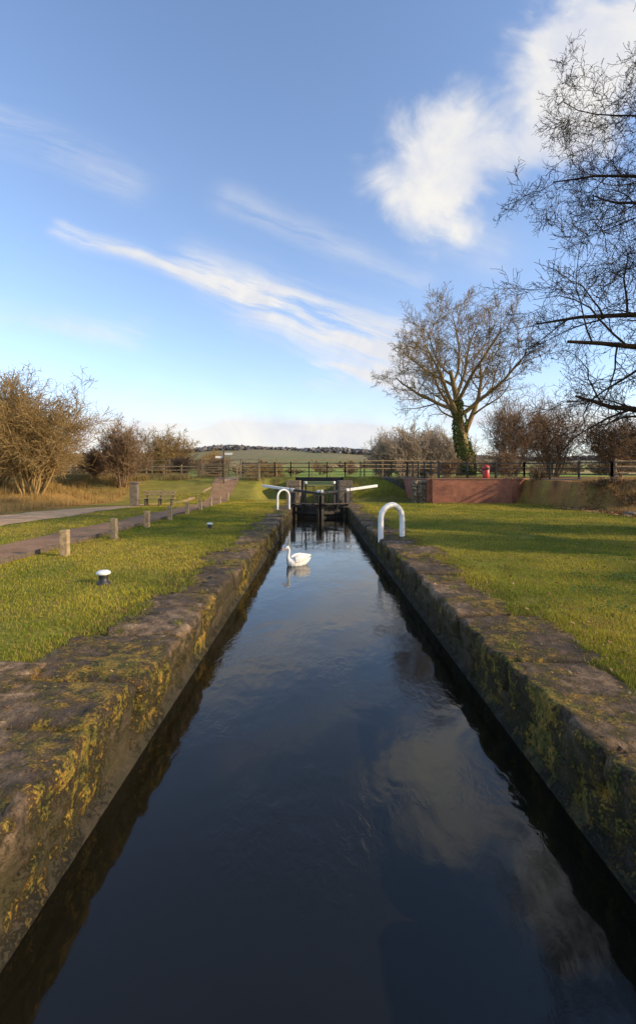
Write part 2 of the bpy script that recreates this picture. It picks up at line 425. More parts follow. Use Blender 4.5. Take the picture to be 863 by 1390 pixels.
# big quoin slab set in the left lawn
def slab(name,c,s,rot,mat=M_stone):
    bm=bmesh.new(); bmesh.ops.create_cube(bm,size=1); bmesh.ops.subdivide_edges(bm,edges=bm.edges[:],cuts=7,use_grid_fill=True)
    for v in bm.verts:
        p=Vector((v.co.x*s[0],v.co.y*s[1],v.co.z*s[2])); k=mn.noise(p*2.5+Vector(c)); k2=mn.noise(p*8+Vector(c))
        r=v.co.x**6*64+v.co.y**6*64
        p.z-=(.03*min(r,1.6) if p.z>0 else 0)
        v.co=p+Vector((k*.06+k2*.02,k*.06,k*.02+k2*.012))
    me=bpy.data.meshes.new(name); bm.to_mesh(me); bm.free(); me.materials.append(mat)
    a=me.color_attributes.new('Col','FLOAT_COLOR','POINT'); a.data.foreach_set('color',[1.5,1.4,1.25,1]*len(me.vertices))
    for p in me.polygons: p.use_smooth=True
    o=bpy.data.objects.new(name,me); o.location=c; o.rotation_euler=(0,0,rot); scn.collection.objects.link(o)
slab('stone_slab',(-3.2,4.45,.0),(.75,.85,.16),.1)

# ------------------------------------------------------------ grass
def blades(name,x,y,z,hh,w,col,mat=M_blade,leanamt=.5):
    n=len(x); az=np.random.rand(n)*6.283; lean=np.random.randn(n)*leanamt*hh; la=np.random.rand(n)*6.283
    bx=np.cos(az)*w/2; by=np.sin(az)*w/2
    v=np.empty((n,3,3)); v[:,0]=np.stack([x-bx,y-by,z],1); v[:,1]=np.stack([x+bx,y+by,z],1)
    v[:,2]=np.stack([x+np.cos(la)*lean,y+np.sin(la)*lean,z+hh],1)
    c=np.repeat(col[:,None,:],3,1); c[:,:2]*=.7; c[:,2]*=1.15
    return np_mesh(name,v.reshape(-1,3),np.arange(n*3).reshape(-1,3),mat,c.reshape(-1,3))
def patchn(x,y,s,o=0): 
    return np.array([mn.noise(Vector((a*s+o,b*s,o))) for a,b in zip(x,y)])
def lawn(xlo,xhi,y0,y1,n,edge_fn,side):
    y=y0*(y1/y0)**np.random.rand(n); lo,hi=xlo(y),xhi(y)
    x=lo+(hi-lo)*np.random.rand(n)
    k=patchn(x,y,.6,3); k2=patchn(x,y,2.2,9); k3=patchn(x,y,.22,30)
    keep=(k2*.6+k+np.random.randn(n)*.25>-.6)
    x,y,k,k2,k3=x[keep],y[keep],k[keep],k2[keep],k3[keep]; n=len(x)
    hh=(.024+.020*np.random.rand(n)+.035*np.clip(k2+.1,0,1))*(1+y*.025); w=.0045+y*.0009
    g=np.array((.16,.20,.02)); ylw=np.array((.46,.38,.045)); br=np.array((.40,.25,.09))
    t=np.clip(.48+k*1.2+k3*1.2+np.random.randn(n)*.25,0,1)[:,None]
    col=g*(1-t)+ylw*t; dry=(np.random.rand(n)<.12+.55*np.clip(-k2-.1,0,1)+.45*np.clip(k3,0,1))[:,None]; col=np.where(dry,br,col)
    col=col*(.7+.6*np.random.rand(n))[:,None]
    z=H(x,y)+np.where((x>3.6)|((x<-3.4)&(x>-7)),patchn(x,y,.35)*.05,0)-.006
    return x,y,z,hh,w,col
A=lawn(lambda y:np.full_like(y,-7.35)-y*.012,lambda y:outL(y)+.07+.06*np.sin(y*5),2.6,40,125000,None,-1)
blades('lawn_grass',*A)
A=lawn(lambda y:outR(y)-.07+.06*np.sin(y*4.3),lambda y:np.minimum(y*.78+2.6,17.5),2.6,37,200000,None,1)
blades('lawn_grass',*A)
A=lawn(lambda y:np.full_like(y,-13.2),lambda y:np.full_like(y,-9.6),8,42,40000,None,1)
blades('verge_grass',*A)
def rough(name,xr,yr_,n,c1,c2,h0,cond=None):
    x=np.random.uniform(*xr,n); y=np.random.uniform(*yr_,n)
    k=patchn(x,y,.5,4); keep=k+np.random.randn(n)*.2>-.1
    if cond is not None: keep&=cond(x,y)
    x,y,k=x[keep],y[keep],k[keep]; n=len(x)
    t=np.random.rand(n)[:,None]; col=np.array(c1)*(1-t)+np.array(c2)*t
    blades(name,x,y,H(x,y)-.03,h0*(.5+np.random.rand(n)+k),.012+np.zeros(n)+y*.0006,col,M_blade,.35)
rough('dry_grass',(-45,-17.6),(18,48),60000,(.50,.29,.10),(.30,.22,.07),.38)
rough('dry_grass',(-30,-4),(46,49.5),16000,(.42,.29,.12),(.25,.21,.07),.35,lambda x,y:(x<-12)|(x>-7.5))
rough('dry_grass',(17,34),(23.5,32),36000,(.50,.27,.11),(.26,.20,.07),.30)
rough('dry_grass',(9.9,18),(37.7,41),5000,(.38,.26,.12),(.2,.19,.06),.25)
rough('dry_grass',(3,9),(38,49),9000,(.32,.25,.09),(.2,.21,.05),.22)
# tufts growing from joints and along the edges
tx=[];ty=[];tz=[]
for i in range(240):
    side=random.random()<.5; y=random.uniform(3,30)**1.0
    if random.random()<.8: x=(float(outL(y))+random.uniform(-.03,.2)) if side else float(outR(y))-random.uniform(-.03,.2); z=.012
    else: x=(XL-random.uniform(.05,.6)) if side else XR+random.uniform(.05,.6); z=.02
    for j in range(30): tx.append(x+random.gauss(0,.045));ty.append(y+random.gauss(0,.10));tz.append(z)
tx,ty,tz=map(np.array,(tx,ty,tz)); n=len(tx)
blades('joint_grass',tx,ty,tz,.03+.05*np.random.rand(n),.006+ty*.0006,np.array((.22,.22,.03))*(.6+.8*np.random.rand(n))[:,None],M_blade,.8)
def leaves(name,x,y,z,size,cols,mat=M_leaf):
    n=len(x); az=np.random.rand(n)*6.28; s=size*(.6+.8*np.random.rand(n))
    ax=np.stack([np.cos(az),np.sin(az),np.random.randn(n)*.35],1)*s[:,None]; bx=np.stack([-np.sin(az),np.cos(az),np.random.randn(n)*.35],1)*s[:,None]*.6
    c=np.stack([x,y,z],1); v=np.stack([c-ax,c-bx,c+ax,c+bx],1)
    col=np.array(cols)[np.random.randint(0,len(cols),n)]*(.7+.6*np.random.rand(n))[:,None]
    return np_mesh(name,v.reshape(-1,3),np.arange(n*4).reshape(-1,4),mat,np.repeat(col,4,0))
n=1500; y=4+26*np.random.rand(n)**1.5; x=3+np.random.rand(n)*(y*.75)
leaves('fallen_leaves',x,y,H(x,y)+.035,.028,[(.25,.13,.05),(.18,.09,.04),(.3,.2,.08)])
n=500; y=3+24*np.random.rand(n)**1.5; sd=np.random.rand(n)<.5; x=np.where(sd,XL-.1-.8*np.random.rand(n),XR+.1+.8*np.random.rand(n))
leaves('fallen_leaves',x,y,.065+0*x,.018,[(.28,.13,.05),(.16,.08,.035),(.3,.2,.08)])
n=11000; x=np.random.uniform(16,34,n); y=np.random.uniform(23,31,n)
leaves('leaf_litter',x,y,H(x,y)+.07,.08,[(.48,.21,.08),(.32,.14,.06),(.50,.29,.13),(.2,.17,.06)])
n=2500; cx=np.random.uniform(4,7.5,14); cy=np.random.uniform(5,9.5,14); k=np.random.randint(0,14,n)
x=cx[k]+np.random.randn(n)*.22; y=cy[k]+np.random.randn(n)*.22; x=np.maximum(x,3.4)
leaves('clover_patch',x,y,.04+.02*np.random.rand(n),.017,[(.06,.13,.02),(.05,.10,.02),(.09,.16,.03)])

# ------------------------------------------------------------ hoops, bollards
def hoop(a,b,top,r):
    a=Vector(a); b=Vector(b); w=(b-a).length; u=(b-a)/w; rr=w/2
    pts=[a+Vector((0,0,z)) for z in np.linspace(-.1,top-rr,5)]
    c=(a+b)/2
    for t in np.linspace(180,0,19)[1:-1]: pts.append(c+u*math.cos(R(t))*rr+Vector((0,0,top-rr+math.sin(R(t))*rr)))
    pts+=[b+Vector((0,0,z)) for z in np.linspace(top-rr,-.1,5)]
    nrm=Vector((-u.y,u.x,0)); V=[];F=[];k=10
    for i,p in enumerate(pts):
        t=(pts[min(i+1,len(pts)-1)]-pts[max(i-1,0)]).normalized(); s=t.cross(nrm)
        for j in range(k):
            an=j*2*math.pi/k; V.append(p+s*math.cos(an)*r+nrm*math.sin(an)*r*.9)
    F=[(i*k+j,i*k+(j+1)%k,(i+1)*k+(j+1)%k,(i+1)*k+j) for i in range(len(pts)-1) for j in range(k)]
    return np_mesh('white_handrail_hoop',[tuple(v) for v in V],F,M_white,None,True)
hoop((2.08,15.0,0),(2.88,15.5,0),1.12,.095)
hoop((-2.55,28.6,0),(-1.85,29.2,0),1.3,.065)
def lathe(name,prof,mat,parent,k=20,loc=(0,0,0)):
    V=[(r*math.cos(2*math.pi*j/k),r*math.sin(2*math.pi*j/k),z) for r,z in prof for j in range(k)]
    F=[(i*k+j,i*k+(j+1)%k,(i+1)*k+(j+1)%k,(i+1)*k+j) for i in range(len(prof)-1) for j in range(k)]
    o=np_mesh(name,V,F,mat,None,True); o.parent=parent; o.location=loc; return o
def bollard(x,y,s=1):
    e=empty('mooring_bollard',(x,y,0)); e.scale=(s,s,s)
    lathe('stem',[(.001,-.05),(.15,-.05),(.145,.03),(.085,.07),(.08,.16),(.10,.195),(.001,.20)],M_black,e)
    lathe('cap',[(.08,.185),(.12,.20),(.13,.225),(.115,.25),(.08,.268),(.03,.275),(.001,.276)],M_white,e)
bollard(-4.05,8.55); bollard(-4.3,18.0,.95); bollard(3.4,24.5,.9)

# ------------------------------------------------------------ left post row with edging
f=empty('timber_post_fence')
pl=[(-6.54,11.7),(-6.8,15.1),(-6.98,18.5),(-7.15,21.9),(-7.3,25.3),(-7.5,28.9),(-7.65,32.3),(-7.8,36),(-7.9,39.5)]
pl=[(-6.35,8.3)]+pl
for i,(x,y) in enumerate(pl):
    z0=float(H(x,y)); box(f'post_{i+1}',(x,y,z0+.3),(.19,.19,.76),M_wood,f,random.uniform(-.1,.1),.02,random.uniform(-.03,.03),.008)
ed=empty('timber_path_edging')
for i in range(14):
    y=2+i*3; beam(f'board_{i+1}',(-7.2-y*.018,y,.05),(-7.2-(y+2.97)*.018,y+2.97,.05),.05,.16,M_wood2,ed)

# pillar and bench
e=empty('stone_pillar'); box('shaft',(-13.35,33,.78),(.55,.55,1.75),M_rock,e,.1,.05,0,.03); box('cap',(-13.35,33,1.72),(.66,.66,.14),M_rock,e,.1,.03)
e=empty('park_bench')
for i,x in enumerate((-12.6,-11.6,-10.7)):
    box(f'leg_{i+1}',(x,33.2,.25),(.12,.4,.6),M_wood2,e); box(f'back_post_{i+1}',(x,33.45,.55),(.10,.08,1.15),M_wood2,e)
for i,(yy_,zz_) in enumerate(((33.02,.57),(33.18,.57),(33.34,.57))): box(f'seat_{i+1}',(-11.65,yy_,zz_),(2.4,.13,.05),M_wood,e)
for i,z in enumerate((.85,1.05)): box(f'backrest_{i+1}',(-11.65,33.39,z),(2.4,.035,.14),M_wood,e)
# post and rail fences
def rail_fence(name,pts,sp,hh,mat,rails=(.35,.7,1.05),w=.1):
    e=empty(name); c=0
    for (a,b) in zip(pts[:-1],pts[1:]):
        L=math.hypot(b[0]-a[0],b[1]-a[1]); m=max(1,round(L/sp))
        P=[(a[0]+(b[0]-a[0])*i/m,a[1]+(b[1]-a[1])*i/m) for i in range(m+1)]
        P=[(x,y,float(H(x,y)) if not -3<x<3.2 or y<48 or y>57 else 2.2) for x,y in P]
        for i,p in enumerate(P):
            c+=1; box(f'post_{c}',(p[0],p[1],p[2]+hh/2-.1),(w,w,hh+.2),mat,e,0,.01)
        for p,q in zip(P[:-1],P[1:]):
            for k,r in enumerate(rails):
                c+=1; beam(f'rail_{c}',(p[0],p[1]-w/2-.02,p[2]+r),(q[0],q[1]-w/2-.02,q[2]+r),.04,.1,mat,e,.005)
    return e
rail_fence('wooden_fence',[(-40,49.6),(-13,49.6)],1.9,1.35,M_wood,(.35,.75,1.15),.13)
rail_fence('wooden_fence',[(-9.4,49.2),(-8.5,49.6)],.9,1.35,M_wood,(.35,.75,1.15),.13)
rail_fence('wooden_fence',[(-36,62),(-12,57),(6,58.5),(18,60)],2.4,2.4,M_wood,(1.2,1.7,2.2),.14)
rail_fence('wooden_fence',[(24,36.5),(36,36),(50,39)],1.8,1.7,M_wood,(.6,1.1,1.55),.12)
# field gate
def gate(x0,y0,x1,y1,hh):
    e=empty('field_gate'); z=float(H(x0,y0))
    for i,(x,y) in enumerate(((x0,y0),(x1,y1))): box(f'post_{i+1}',(x,y,z+hh/2),(.18,.18,hh+.2),M_wood,e)
    for k in range(5): beam(f'bar_{k+1}',(x0,y0,z+.25+k*(hh-.35)/4),(x1,y1,z+.25+k*(hh-.35)/4),.05,.09,M_wood,e,.005)
    beam('brace',(x0,y0-.06,z+.2),(x1,y1-.06,z+hh-.15),.04,.08,M_wood,e,.005)
gate(-8.3,46.5,-6.0,46.2,1.6)
gate(-12.6,49.4,-9.7,49.3,1.4)
# black railings
def railing(name,pts,sp,hh,w=.07):
    e=empty(name); c=0
    for (a,b) in zip(pts[:-1],pts[1:]):
        L=math.hypot(b[0]-a[0],b[1]-a[1]); m=max(1,round(L/sp))
        P=[(a[0]+(b[0]-a[0])*i/m,a[1]+(b[1]-a[1])*i/m) for i in range(m+1)]
        P=[(x,y,float(H(x,y)) if not (-3<x<3.2) else 2.2) for x,y in P]
        for p in P:
            c+=1; box(f'post_{c}',(p[0],p[1],p[2]+hh/2-.1),(w,w,hh+.24),M_iron,e,0,.01)
            c+=1; box(f'finial_{c}',(p[0],p[1],p[2]+hh+.05),(w*1.4,w*1.4,.06),M_iron,e,0,.02)
        for p,q in zip(P[:-1],P[1:]):
            for r in (.45,.82,1.2):
                c+=1; beam(f'rail_{c}',(p[0],p[1],p[2]+r*hh/1.25),(q[0],q[1],q[2]+r*hh/1.25),.05,.08,M_iron,e,.004)
railing('black_railing',[(30,31.2),(20.5,31.6),(17.3,38.0),(10.2,38.2)],2.1,1.4,.13)
railing('black_railing',[(10.2,38.4),(9.9,50)],2.3,1.5,.12)
railing('black_railing',[(9.8,50.0),(3.0,50.1),(-3.0,50.1),(-8.3,50.0)],1.9,1.6,.11)
# bridge at the lock tail
e=empty('canal_bridge')
box('deck',(.14,52.5,2.03),(6.4,5.4,.30),M_gatewood,e)
box('edge_girder',(.14,49.75,1.95),(6.6,.12,.42),M_iron,e)
box('abutment_1',(-2.45,50,-.45),(1.3,12,4.6),M_rock,e,0,.02); box('abutment_2',(2.72,50,-.45),(1.3,12,4.6),M_rock,e,0,.02)

# brick retaining wall on the right
e=empty('brick_wall')
box('front_face',(12.55,37.0,.85),(6.5,.35,2.2),M_brick,e,0,.01)
box('angled_face',(16.55,37.42,.85),(2.0,.35,2.2),M_brick,e,R(28),.01)
box('side_face',(9.12,46.5,.85),(.35,18.6,2.2),M_brick,e,0,.01)
box('coping_1',(12.6,37.0,2.0),(6.75,.45,.1),M_copbrick,e); box('coping_2',(16.57,37.42,1.995),(2.1,.45,.1),M_copbrick,e,R(28)); box('coping_3',(9.12,46.6,2.003),(.45,18.6,.1),M_copbrick,e)
def rock(name,c,s,parent=None,seed=0):
    bm=bmesh.new(); bmesh.ops.create_icosphere(bm,subdivisions=3,radius=1)
    for v in bm.verts:
        k=mn.noise(v.co*1.3+Vector((seed*3.1,0,0))); k2=mn.noise(v.co*4+Vector((seed,0,0)))
        v.co=Vector([math.copysign(abs(t)**.7,t) for t in v.co])*(1+k*.35+k2*.1); v.co=Vector((v.co.x*s[0],v.co.y*s[1],v.co.z*s[2]))
    me=bpy.data.meshes.new(name); bm.to_mesh(me); bm.free(); me.materials.append(M_rock)
    o=bpy.data.objects.new(name,me); o.location=c; o.rotation_euler=(0,0,seed*1.7); scn.collection.objects.link(o)
    if parent: o.parent=parent
e=empty('stone_buttress')
for i in range(7):
    for j in range(3): rock(f'stone_{i}_{j}',(8.0+j*.42+random.uniform(-.05,.05),37.5+random.uniform(-.1,.1),.1+i*.27),(.24,.24,.15),e,i*3+j)
e=empty('rough_stone_wall')
for i in range(22):
    for j in range(2):
        x=17.0+i*.38; yy_=24.4-.02*i+j*.5; rock(f'stone_{i}_{j}',(x+random.uniform(-.1,.1),yy_+random.uniform(-.15,.15),float(H(x,yy_))+.06),(.26,.22,.14),e,i*5+j)

# red litter bin
def litter_bin(x,y):
    z=float(H(x,y)); e=empty('litter_bin',(x,y,z))
    lathe('body',[(.001,.0),(.26,.0),(.28,.05),(.28,.85),(.26,.88)],M_red,e); lathe('band',[(.285,.84),(.30,.85),(.30,.92),(.285,.93)],M_black,e)
    lathe('lid',[(.27,.9),(.30,.98),(.27,1.10),(.18,1.22),(.08,1.28),(.001,1.29)],M_red,e); box('aperture',(0,-.27,1.0),(.26,.10,.12),M_black,e)
litter_bin(14.0,37.75)

# sign post
e=empty('finger_signpost'); z=float(H(-9.35,45))
box('post',(-9.35,45,z+1.7),(.13,.13,3.5),M_wood2,e); box('finger_1',(-8.95,45,z+2.95),(.9,.05,.2),M_white,e,0,.01); box('finger_2',(-9.75,45.02,z+2.62),(.9,.05,.2),M_white,e,.15,.01)
lathe('cap',[(.12,0),(.10,.08),(.001,.16)],M_wood2,e,12,(-9.35,45,z+3.45))
e=empty('notice_board'); z=float(H(-24.6,49))
box('post_1',(-24.9,49,z+.8),(.1,.1,1.8),M_wood,e); box('post_2',(-24.3,49,z+.8),(.1,.1,1.8),M_wood,e); box('panel',(-24.6,48.92,z+1.35),(.75,.04,1.0),M_board,e,0,.01)

# ------------------------------------------------------------ lock gates
def lock_gate(sgn,heel,mitre):
    e=empty('lock_gate')
    h=Vector((*heel,0)); m=Vector((*mitre,0)); d=(m-h).normalized(); L=(m-h).length; ang=math.atan2(d.y,d.x)
    nn=Vector((-d.y,d.x,0)); nn=nn if nn.y<0 else -nn
    def at(t,z,o=0): p=h+d*t+nn*o; return (p.x,p.y,z)
    box('heel_post',at(.12,-1.05),(.26,.30,4.2),M_gatewood,e,ang,.03); box('mitre_post',at(L-.13,-1.15),(.2,.26,4.0),M_gatewood,e,ang,.03)
    for i,z in enumerate((.10,-.35,-1.2,-2.2)): box(f'rail_{i+1}',at(L/2,z),(L-.5,.26,.18),M_gatewood,e,ang,.02)
    n=8
    for i in range(n): box(f'plank_{i+1}',at(.32+(L-.64)*(i+.5)/n,-1.65+random.uniform(-.02,.02),-.16),((L-.64)/n-.012,.06,3.3),M_gatewood,e,ang,.008)
    box('walkway',at(L/2,.30,.42),(L-.1,.42,.05),M_wood2,e,ang,.01)
    for i in range(3): box(f'walkway_bracket_{i+1}',at(.3+(L-.6)*i/2,.20,.3),(.07,.5,.12),M_iron,e,ang,.01)
    a=Vector(at(L+.02,.98)); b=Vector(at(-2.3,1.5)); c=a.lerp(b,.44)
    beam('balance_beam',a,c,.24,.17,M_black,e,.04)
    beam('balance_beam_end',c,b,.26,.19,M_white,e,.04)
    t=L*.45
    box('paddle_post',at(t,1.0,-.26),(.12,.11,1.4),M_black,e,ang,.02)
    box('paddle_cap',at(t,1.74,-.26),(.15,.14,.18),M_white,e,ang,.03)
    box('paddle_rod',at(t,-.3,.22),(.07,.07,1.3),M_black,e,ang,.01)
    box('mitre_cap',at(L-.13,1.1),(.17,.17,.28),M_white,e,ang,.03)
    for i,t in enumerate((.2,L/2,L-.2)): box(f'handrail_post_{i+1}',at(t,.9,.62),(.04,.04,1.2),M_iron,e,ang,.005)
    beam('handrail',at(.1,1.5,.62),at(L-.1,1.5,.62),.045,.045,M_iron,e,.01)
lock_gate(-1,(XL-.1,GY+.75),(.13,GY-.1)); lock_gate(1,(XR+.1,GY+.75),(.15,GY-.1))

# ------------------------------------------------------------ swan
def loft(rings,k=18):
    V=[];F=[]
    for c,u,v,ru,rv in rings:
        for j in range(k):
            a=2*math.pi*j/k; V.append(tuple(Vector(c)+Vector(u)*math.cos(a)*ru+Vector(v)*math.sin(a)*rv))
    n=len(rings)
    F=[(i*k+j,i*k+(j+1)%k,(i+1)*k+(j+1)%k,(i+1)*k+j) for i in range(n-1) for j in range(k)]
    F.append(tuple(range(k))[::-1]); F.append(tuple((n-1)*k+j for j in range(k))); return V,F
def swan(loc,yaw):
    e=empty('swan',loc); e.rotation_euler=(0,0,yaw); e.scale=(.88,.88,.95)
    Yv=(0,1,0);Zv=(0,0,1); V=[];F=[]
    def add(r,k=18):
        v,f=loft(r,k); o=len(V); V.extend(v); F.extend([tuple(i+o for i in q) for q in f])
    add([((x,0,z),Yv,Zv,a,b) for x,z,a,b in ((-.60,.23,.02,.012),(-.52,.19,.08,.035),(-.40,.14,.15,.09),(-.22,.10,.20,.15),(0,.09,.225,.175),(.18,.10,.20,.17),(.30,.11,.145,.14),(.37,.12,.08,.09),(.40,.12,.03,.03))])
    for s in (-1,1):
        add([((x,s*y,z),(0,1,.3*s),(0,-.3*s,1),a,b) for x,y,z,a,b in ((.24,.10,.17,.03,.05),(.16,.15,.21,.06,.11),(.02,.17,.25,.065,.13),(-.16,.15,.28,.06,.12),(-.32,.11,.29,.05,.09),(-.46,.07,.30,.035,.055),(-.58,.04,.31,.015,.02))],12)
    npz=[(.24,.12,.10),(.32,.20,.085),(.36,.30,.062),(.345,.40,.05),(.315,.49,.043),(.32,.57,.041),(.36,.625,.042)]
    r=[]
    for i,(x,z,rr) in enumerate(npz):
        a=npz[max(i-1,0)]; b=npz[min(i+1,len(npz)-1)]; t=Vector((b[0]-a[0],0,b[1]-a[1])).normalized()
        r.append(((x,0,z),Yv,tuple(t.cross(Vector((0,1,0)))),rr,rr))
    add(r,14)
    add([((x,0,z),Yv,Zv,a,b) for x,z,a,b in ((.31,.625,.02,.02),(.335,.63,.043,.045),(.38,.635,.052,.052),(.43,.625,.045,.042),(.47,.61,.028,.028),(.49,.605,.018,.018))],14)
    me=bpy.data.meshes.new('body'); me.from_pydata(V,[],F); me.materials.append(M_feather)
    o=bpy.data.objects.new('body',me); scn.collection.objects.link(o); o.parent=e
    rm=o.modifiers.new('r','REMESH'); rm.mode='VOXEL'; rm.voxel_size=.011; rm.use_smooth_shade=True
    s_=o.modifiers.new('s','SMOOTH'); s_.iterations=4; s_.factor=.6
    v,f=loft([((x,0,z),Yv,Zv,a,b) for x,z,a,b in ((.475,.612,.022,.022),(.52,.592,.02,.015),(.57,.572,.017,.010),(.60,.56,.009,.006))],10)
    me=bpy.data.meshes.new('bill'); me.from_pydata(v,[],f); me.materials.append(M_bill); o=bpy.data.objects.new('bill',me); scn.collection.objects.link(o); o.parent=e
    v,f=loft([((x,0,z),Yv,Zv,a,b) for x,z,a,b in ((.462,.64,.006,.006),(.475,.638,.02,.017),(.49,.628,.017,.014),(.505,.612,.006,.005))],10)
    me=bpy.data.meshes.new('bill_knob'); me.from_pydata(v,[],f); me.materials.append(M_black); o=bpy.data.objects.new('bill_knob',me); scn.collection.objects.link(o); o.parent=e
    for s in (-1,1):
        bm=bmesh.new(); bmesh.ops.create_icosphere(bm,subdivisions=2,radius=.009); me=bpy.data.meshes.new('eye'); bm.to_mesh(me); bm.free(); me.materials.append(M_black)
        o=bpy.data.objects.new('eye',me); o.location=(.43,s*.042,.638); scn.collection.objects.link(o); o.parent=e
M_feather=simple('white_feathers',(.66,.62,.54),(.84,.82,.77),9,.75,.5,.01)
M_bill=simple('orange_bill',(.75,.22,.03),(.85,.28,.05),20,.5)
swan((-.66,14.1,ZW-.02),R(215))

# ------------------------------------------------------------ trees
oak=dict(seg=[8,9,7,5,4,3],wig=[.05,.13,.19,.22,.24,.25],trop=[.02,.01,.0,.005,.01,.02],n=[22,10,8,6,4],start=[.2,.16,.12,.1,.1],
 ang=[(45,85),(30,62),(30,60),(25,60),(25,60)],ratio=[.60,.42,.50,.55,.6],rr=[.5,.5,.5,.55,.6],rmin=.007,fall=.2,taper=.8)
random.seed(21)
P=tree_polys((16.2,15.2,-.2),16.0,.6,oak,(-.06,0,1))
v,f=tubes(P); np_mesh('oak_tree',v,f,M_bark,None,False); print('oak polys',len(P),v.min(0),v.max(0))
ash=dict(seg=[5,8,6,5,4,3],wig=[.07,.12,.15,.18,.2,.2],trop=[.03,.05,.05,.05,.04,.03],n=[10,9,7,5,4],start=[.34,.25,.2,.15,.1],
 ang=[(28,64),(28,55),(25,55),(25,55),(25,50)],ratio=[.86,.50,.5,.55,.6],rr=[.6,.5,.5,.55,.6],rmin=.012,fall=.2,taper=.72)
random.seed(5)
b0=(14.9,45.5,2.0)
P=tree_polys(b0,10.9,.66,ash,(.03,0,1)); trunk=P[0]
v,f=tubes(P); at_=np_mesh('ivy_clad_tree',v,f,M_bark2,None,False); print('ash',len(P),v[:,2].max())
iv=[]
for i in range(7000):
    t=random.random()**1.3*.72; pts,rad=trunk[0],trunk[1]; x=t*(len(pts)-1); k=int(x); q=pts[k].lerp(pts[k+1],x-k)
    a=random.random()*6.28
    nn=mn.noise(Vector((q.z*.9,math.cos(a)*1.2,math.sin(a)*1.2)))
    if nn<-.15: continue
    rr=rad[k]+.08+.5*max(nn,0)+random.random()*.2*(1-t)
    iv.append((q.x+math.cos(a)*rr,q.y+math.sin(a)*rr,q.z+random.gauss(0,.15)))
iv=np.array(iv)
def leafcloud(name,c,size,cols):
    n=len(c); u=np.random.randn(n,3); u/=np.linalg.norm(u,axis=1,keepdims=True); w=np.cross(u,np.random.randn(n,3)); w/=np.linalg.norm(w,axis=1,keepdims=True)
    s=(size*(.6+.8*np.random.rand(n)))[:,None]; v=np.stack([c-u*s,c-w*s*.7,c+u*s,c+w*s*.7],1)
    col=np.array(cols)[np.random.randint(0,len(cols),n)]*(.6+.8*np.random.rand(n))[:,None]
    return np_mesh(name,v.reshape(-1,3),np.arange(n*4).reshape(-1,4),M_leaf,np.repeat(col,4,0))
o=leafcloud('ivy',iv,.09,[(.07,.10,.02),(.09,.12,.025),(.15,.16,.04)]); o.parent=at_

def shrub(seed,hgt,spread,stems,rmin=.02,dens=1.0):
    random.seed(seed); P=[]
    cfg=dict(seg=[6,5,4,3],wig=[.10,.16,.2,.22],trop=[.03,.05,.05,.03],n=[int(10*dens),int(7*dens),int(5*dens)],start=[.15,.12,.1],
     ang=[(20,55),(25,55),(25,60)],ratio=[.5,.55,.6],rr=[.5,.55,.6],rmin=rmin,fall=.35,taper=.8)
    for i in range(stems):
        a=random.uniform(0,6.28); t=random.uniform(.0,.75)*spread
        d=Vector((math.cos(a)*t,math.sin(a)*t,1)).normalized(); s=Vector((math.cos(a),math.sin(a),0))*random.uniform(0,.12)*hgt*spread
        branch(P,s,d,hgt*random.uniform(.7,1.0),.012*hgt,0,cfg)
    return tubes(P)
def place(name,vf,items,mat,leafcols=None,leafn=0,leafsz=.08):
    v,f=vf; V=[];F=[];o=0
    for (x,y,z,sx,sz,rot) in items:
        c,s=math.cos(rot),math.sin(rot); w=np.stack([(v[:,0]*c-v[:,1]*s)*sx+x,(v[:,0]*s+v[:,1]*c)*sx+y,v[:,2]*sz+z],1)
        V.append(w);F.append(f+o);o+=len(v)
    V=np.concatenate(V); ob=np_mesh(name,V,np.concatenate(F),mat,None,False)
    if leafn:
        k=np.random.randint(0,len(V),leafn); c=V[k]+np.random.randn(leafn,3)*.08
        l=leafcloud('buds',c,leafsz,leafcols); l.parent=ob
    return ob
hz=lambda x,y: float(H(x,y))-.1
gold=[(.26,.17,.06),(.18,.12,.04),(.33,.23,.09)]; brn=[(.2,.13,.07),(.26,.18,.10)]
S1=shrub(1,8.0,.75,24,.014,1.15); S2=shrub(2,6.0,.8,16,.016,1.1); S3=shrub(3,9,.5,9,.03,.9); S4=shrub(4,5,.9,12,.02,.9); S6=shrub(14,7.5,.8,17,.013,1.0)
place('willow_scrub',S1,[(-22.8,36,hz(-22.8,36),1,1.0,0)],M_twig_gold,gold,5000,.035)
place('willow_scrub',S6,[(-27.0,38,hz(-27,38),1.1,1.2,2)],M_twig_gold,gold,5000,.035)
place('hawthorn_bush',S2,[(-19.0,44,hz(-19,44),.75,.92,1)],M_twig_brown,gold,2000,.04)
place('hawthorn_bush',S2,[(-21.6,64,hz(-21.6,64),1.1,1.05,2)],M_twig_gold,gold,2000,.06)
place('scrub_bush',S4,[(-26,43,hz(-26,43),.9,.7,4),(-23,47,hz(-23,47),.8,.6,1),(-17,56,hz(-17,56),.7,.5,1),(-13.5,60,hz(-13.5,60),.8,.55,3)],M_twig_brown,brn,3000,.05)
place('hazel_bush',S6,[(21.3,50,hz(21.3,50),.95,1.1,3)],M_twig_brown,None,0)
place('hazel_bush',S6,[(26.5,51,hz(26.5,51),.95,1.0,5)],M_twig_brown,None,0)
place('hawthorn_bush',S2,[(31,47,hz(31,47),1.0,.9,5)],M_twig_brown,brn,1500,.05)
place('bramble_bush',S4,[(12.2,43,hz(12.2,43),.5,.35,2),(17.5,43,hz(17.5,43),.8,.5,3),(18.6,29.3,hz(18.6,29.3),.25,.14,1),(21.3,28.0,hz(21.3,28),.35,.17,2),(24,29,hz(24,29),.35,.18,4),(17.8,36.5,hz(17.8,36.5),.3,.2,4)],M_twig_brown,brn,6000,.05)
